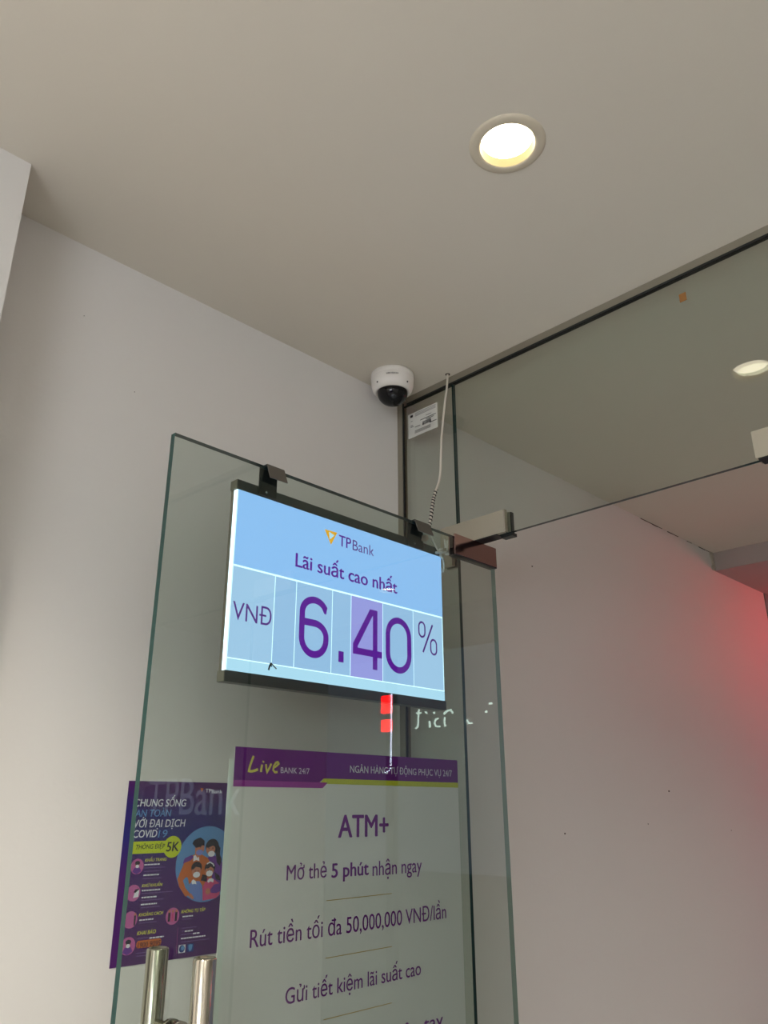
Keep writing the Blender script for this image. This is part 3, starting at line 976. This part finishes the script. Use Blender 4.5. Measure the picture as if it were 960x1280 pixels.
# five points
A = Art(PY)
for x, y, rr in ((135, 148, 62), (105, 360, 66), (80, 575, 68), (418, 545, 68), (60, 785, 72)):
    A = Art(PY)
    c, e = fw(zB(x, y)), fw(zB(x, y - rr))
    R0 = e[1] - c[1]
    A.disc(c[0], c[1], R0, R0, P_PINK)
    if rr == 68 and x > 400:
        for k in (-0.5, 0, 0.5):
            A.rect(c[0] + (k - 0.16) * R0, c[1] - 0.6 * R0, c[0] + (k + 0.16) * R0, c[1] + 0.5 * R0, P_INK if k else P_ROSE)
            A.disc(c[0] + k * R0, c[1] + 0.6 * R0, 0.17 * R0, 0.17 * R0, P_SKIN)
    elif y in (148, 785):
        A.poly([(c[0] - 0.7 * R0, c[1] - 0.65 * R0), (c[0] - 0.4 * R0, c[1] - 0.15 * R0), (c[0] + 0.4 * R0, c[1] - 0.15 * R0), (c[0] + 0.7 * R0, c[1] - 0.65 * R0), (c[0], c[1] - R0)], P_VIOLET)
        A.disc(c[0], c[1] + 0.2 * R0, 0.32 * R0, 0.4 * R0, P_SKIN)
        A.disc(c[0], c[1] + 0.45 * R0, 0.38 * R0, 0.26 * R0, P_INK)
        A.disc(c[0], c[1] + 0.02 * R0, 0.26 * R0, 0.22 * R0, P_WHITE)
    elif y == 360:
        A.poly([(c[0], c[1] - 0.6 * R0), (c[0] + 0.75 * R0, c[1] - 0.5 * R0), (c[0] + 0.8 * R0, c[1] + 0.35 * R0), (c[0] + 0.2 * R0, c[1] + 0.1 * R0)], P_WHITE)
        A.poly([(c[0], c[1] + 0.05 * R0), (c[0] + 0.2 * R0, c[1] + 0.4 * R0), (c[0] + 0.85 * R0, c[1] + 0.5 * R0), (c[0] + 0.3 * R0, c[1])], P_INK)
    else:
        A.rect(c[0] + 0.5 * R0, c[1] - 0.7 * R0, c[0] + 0.75 * R0, c[1] + 0.5 * R0, P_INK)
        A.disc(c[0] + 0.62 * R0, c[1] + 0.6 * R0, 0.15 * R0, 0.15 * R0, P_SKIN)
    A.build('point_picture', poster)
for s, x0, x1, y, t in (('KHẨU TRANG', 197, 370, 108, 84), ('KHỬ KHUẨN', 172, 335, 311, 287), ('KHOẢNG CÁCH', 147, 340, 541, 516), ('KHÔNG TỤ TẬP', 488, 678, 515, 490), ('KHAI BÁO', 133, 282, 692, 661)):
    lettering('point_heading', poster, PY, s, fw, zB(x0, y), zB(x1, y - 5), zB(x0, t), P_YEL, 0.008, 0.2)
A = Art(PY)
for x0, x1, y, bold in ((192, 315, 133, 1), (192, 360, 158, 0), (188, 325, 186, 0), (182, 312, 216, 1), (178, 335, 243, 0),
                        (168, 314, 337, 1), (165, 412, 358, 0), (163, 282, 393, 1), (160, 335, 415, 0), (155, 282, 448, 1), (152, 310, 472, 0),
                        (142, 252, 572, 1), (138, 284, 594, 0), (486, 568, 544, 1), (482, 555, 566, 0),
                        (124, 215, 718, 0), (219, 332, 712, 1), (114, 205, 835, 0), (112, 205, 858, 0),
                        (478, 598, 634, 0), (478, 495, 662, 0), (499, 563, 660, 1), (470, 560, 686, 0), (563, 620, 678, 1), (468, 660, 712, 1), (466, 690, 738, 0)):
    # runs of words too small to read: short dashes
    a, b = fw(zB(x0, y)), fw(zB(x1, y - (x1 - x0) * 0.03))
    u = a[0]
    h = 0.0021 if bold else 0.0013
    while u < b[0] - 0.001:
        L = min(random.uniform(0.003, 0.007), b[0] - u)
        w = a[1] + (b[1] - a[1]) * 0.5
        A.rect(u, w - h / 2, u + L, w + h / 2, P_WHITE if bold else P_GREY)
        u += L + 0.0009
A.build('small_print', poster)['kind'] = 'stuff'
A = Art(PY)
a, b = fw(zB(124, 805)), fw(zB(328, 738))
w0_, w1_ = a[1], fw(zB(124, 745))[1]
A.rect(a[0] + 0.003, w0_, b[0] - 0.003, w1_, P_ORANGE)
A.disc(a[0] + 0.004, (w0_ + w1_) / 2, 0.004, (w1_ - w0_) / 2, P_ORANGE)
A.disc(b[0] - 0.004, (w0_ + w1_) / 2, 0.004, (w1_ - w0_) / 2, P_ORANGE)
A.text_px('1900 9095', fw, zB(136, 795), zB(318, 783), zB(136, 753), C_('brown_ink', 70, 26, 40), 0.012, 0.1)
A.build('number_badge', poster)
A = Art(PY)
A.stroke([fw(zB(460, 635)), fw(zB(447, 845))], 0.0006, P_PINK)
A.build('divider', poster)
A = Art(PY)
a, b = fw(zB(462, 842)), fw(zB(522, 770))
A.rect(a[0], a[1], b[0], b[1], P_WHITE)
A.disc((a[0] + b[0]) / 2, (a[1] + b[1]) / 2, 0.42 * (b[0] - a[0]), 0.42 * (b[0] - a[0]), P_NAVY)
A.disc((a[0] + b[0]) / 2 + 0.0015, (a[1] + b[1]) / 2 + 0.001, 0.26 * (b[0] - a[0]), 0.26 * (b[0] - a[0]), P_SKY)
A.build('icon', poster)
A = Art(PY)
a, b = fw(zB(530, 834)), fw(zB(588, 760))
A.rect(a[0], a[1], b[0], b[1], P_NAVY)
c = ((a[0] + b[0]) / 2, (a[1] + b[1]) / 2)
q = (b[0] - a[0]) * 0.32
A.poly([(c[0] - q, c[1] + q), (c[0], c[1] + 1.3 * q), (c[0] + q, c[1] + q), (c[0] + 0.8 * q, c[1] - 0.5 * q), (c[0], c[1] - 1.4 * q), (c[0] - 0.8 * q, c[1] - 0.5 * q)], P_SKY)
A.build('icon', poster)

# ================================================================== ceiling lamps
M_LED = glow('led_diffuser', (1.0, 0.90, 0.66, 1), LED_DISC)
def downlight(loc, label):
    t = thing('recessed_downlight', label, 'lamp', loc, 0, 'recessed downlights')
    lathe('trim_ring', [(0.0480, 0.0), (0.0486, -0.003), (0.052, -0.0040), (0.061, -0.0034), (0.0655, -0.0015), (0.0665, 0.0)], mat('lamp_trim', srgb(204, 194, 174), 0.5), t, 64)
    lathe('reflector_cup', [(0.0482, -0.0030), (0.0472, 0.005), (0.0440, 0.017)], mat('lamp_cup', srgb(126, 110, 62), 0.35), t, 64)
    lathe('led_diffuser', [(0.0003, 0.0125), (0.0445, 0.0125), (0.0447, 0.017)], M_LED, t, 64)
    return t
# the ceiling slab is opened for each can
def cut_ceiling(spots):
    o = bpy.data.objects['ceiling']
    bm = bmesh.new()
    x0, x1, y0, y1 = -3.2, 2.75, -3.6, 0.0
    bm.from_mesh(o.data)
    bm.to_mesh(o.data)
    bm.free()
    for (x, y) in spots:
        c = bpy.data.objects.new('cut', None)
    for (x, y) in spots:
        v, f = [], []
        n = 48
        for z in (CEIL - 0.05, CEIL + 0.03):
            for k in range(n):
                t = 2 * math.pi * k / n
                v.append((x + 0.0490 * math.cos(t), y + 0.0490 * math.sin(t), z))
        f = [tuple(range(n - 1, -1, -1)), tuple(range(n, 2 * n))] + [(k, (k + 1) % n, (k + 1) % n + n, k + n) for k in range(n)]
        cu = obj('cutter', v, f, M_CEIL)
        md = o.modifiers.new('can', 'BOOLEAN')
        md.object = cu
        md.operation = 'DIFFERENCE'
        dg = bpy.context.evaluated_depsgraph_get()
        dg.update()
        me = bpy.data.meshes.new_from_object(o.evaluated_get(dg))
        o.modifiers.clear()
        o.data = me
        bpy.data.objects.remove(cu)
LAMPS = [(-0.539, -0.773, 0.35, 95, 'round warm downlight in the ceiling above the lobby side of the door'),
         (1.55, -1.92, 2.5, 140, 'round warm downlight in the porch ceiling outside the glass front'),
         (-1.75, -0.80, 4.9, 126, 'round warm downlight in the ceiling near the wall pier'),
         (-1.75, -2.35, 1.3, 140, 'round warm downlight in the ceiling by the far lobby corner')]
cut_ceiling([(x, y) for x, y, e, a, s in LAMPS])
for i, (x, y, gain, cone, s) in enumerate(LAMPS):
    if i == 0:
        first = downlight((x, y, CEIL), s)
    else:
        dup(first, (x, y, CEIL), 0, s, 'recessed downlights')
    ld = bpy.data.lights.new('downlight_light', 'SPOT')
    ld.energy = SPOT_W * gain
    ld.color = (1.0, 0.93, 0.80)
    ld.spot_size = math.radians(cone)
    ld.spot_blend = 0.85
    ld.shadow_soft_size = 0.045
    lo_ = bpy.data.objects.new('downlight_light', ld)
    COL.objects.link(lo_)
    lo_.location = (x, y, CEIL - 0.002)

# ================================================================== unseen cash machine and ceiling panel, added to light the long wall
atm = thing('added_cash_machine', 'added out-of-view purple cash machine whose lit header fills the long wall', 'machine', (-2.85, -1.9, 0))
M_ATM = mat('machine_body', srgb(92, 34, 112), 0.4)
box('cabinet', (-0.34, -0.45, 0.0), (0.20, 0.45, 1.05), M_ATM, atm, bevel=0.01)
box('upper_cabinet', (-0.34, -0.45, 1.05), (0.05, 0.45, 1.60), M_ATM, atm, bevel=0.01)
box('screen', (0.05, -0.22, 1.20), (0.056, 0.22, 1.52), glow('machine_screen', srgb(190, 205, 235), 1.0), atm)
box('keypad', (0.02, -0.12, 1.05), (0.16, 0.12, 1.065), M_STEEL, atm)
box('fill_header', (-0.30, -0.45, 1.61), (0.10, 0.45, 1.95), glow('machine_fill_light', srgb(244, 250, 255), ATM_FILL), atm, bevel=0.01)
pn = thing('added_panel_light', 'added out-of-view square fill light in the ceiling behind the viewer', 'lamp', (-2.0, -2.6, CEIL))  # fill lamp added out of view to brighten the lobby walls
box('panel_frame', (-0.31, -0.31, -0.012), (0.31, 0.31, 0.0), M_WHITEPL, pn)
box('panel_diffuser', (-0.29, -0.29, -0.014), (0.29, 0.29, -0.012), glow('panel_fill_led', srgb(255, 252, 246), PANEL_FILL), pn)

# ================================================================== signs by the street (seen in the door glass, and the red light on the wall)
rs = thing('red_light_sign', 'red light sign on a steel bracket at the street end of the wall', 'sign', (3.00, -0.66, 2.37))
box('sign_case', (0.0, -0.26, -0.16), (0.06, 0.26, 0.16), M_DARKMETAL, rs, bevel=0.006)
M_RED = glow('red_neon', (1.0, 0.05, 0.06, 1), RED_LIGHT)
for k in range(4):
    tube('neon_bar', [(-0.012, -0.22, -0.12 + 0.08 * k), (-0.012, 0.22, -0.12 + 0.08 * k)], 0.012, M_RED, rs, 10)
tube('bracket', [(0.03, 0.0, 0.16), (0.03, 0.0, 0.45), (-0.32, 0.0, 0.45)], 0.012, M_DARKMETAL, rs, 10)
def mirrored(p, xs):
    """where the line of sight that the door glass throws back at pixel p crosses x = xs"""
    d = ray(p)
    s = ((PIVOT - CAM).dot(DN) - 0.006) / d.dot(DN)
    v = CAM + d * s
    r = d - DN * (2 * d.dot(DN))
    return v + r * ((xs - v.x) / r.x)
XS = 5.0
ls = thing('street_light_sign', 'red and white light sign on a post across the street', 'sign', (XS, mirrored((482, 890), XS).y, 0))
oy = ls.location.y
box('sign_post', (0.06, -0.05, -0.02), (0.14, 0.05, 3.6), M_DARKMETAL, ls)
M_RED2 = glow('street_red', (1.0, 0.0, 0.0, 1), 16.0)
for a, b in (((476, 870), (488, 891)), ((476, 900), (488, 914))):
    A0, B0 = mirrored(a, XS), mirrored(b, XS)
    box('red_block', (0.0, min(A0.y, B0.y) - oy, min(A0.z, B0.z)), (0.04, max(A0.y, B0.y) - oy, max(A0.z, B0.z)), M_RED2, ls, bevel=0.01)
M_BLUEW = glow('street_led', (0.70, 0.80, 1.0, 1), 14.0)
dots = []
for q in [(489 - k * 0.02, 868 + k * 2.15) for k in range(42)] + [(487.5, 960.5), (486, 963), (483.5, 964.8), (481, 965.5)]:
    v = mirrored(q, XS)
    dots.append(((0.0, v.y - oy - 0.006, v.z - 0.0045), (0.012, v.y - oy + 0.006, v.z + 0.0045)))
o = boxes('led_string', dots, M_BLUEW, ls)
o['kind'] = 'stuff'
ns = thing('neon_script_sign', 'pale neon script sign across the street beside the light post', 'sign', (XS, mirrored((550, 890), XS).y, 0))
oy2 = ns.location.y
zr = zoom(420, 840, 0.25)
M_NEON = glow('pale_neon', (0.75, 1.0, 0.9, 1), 5.0)
for pts in (((418, 188), (412, 200), (412, 255), (408, 275), (398, 282)), ((402, 206), (424, 204)), ((468, 245), (470, 278)), ((490, 200), (492, 208)), ((512, 232), (500, 236), (493, 255), (500, 272), (520, 272)), ((545, 225), (542, 250), (546, 272)), ((540, 210), (555, 195), (575, 190), (584, 205)), ((655, 240), (665, 258), (682, 255)), ((765, 158), (780, 156)), ((748, 200), (756, 196)), ((447, 200), (455, 206))):
    tube('neon_tube', [mirrored(zr(*p), XS) - Vector((XS, oy2, 0)) for p in pts], 0.010, M_NEON, ns, 6)
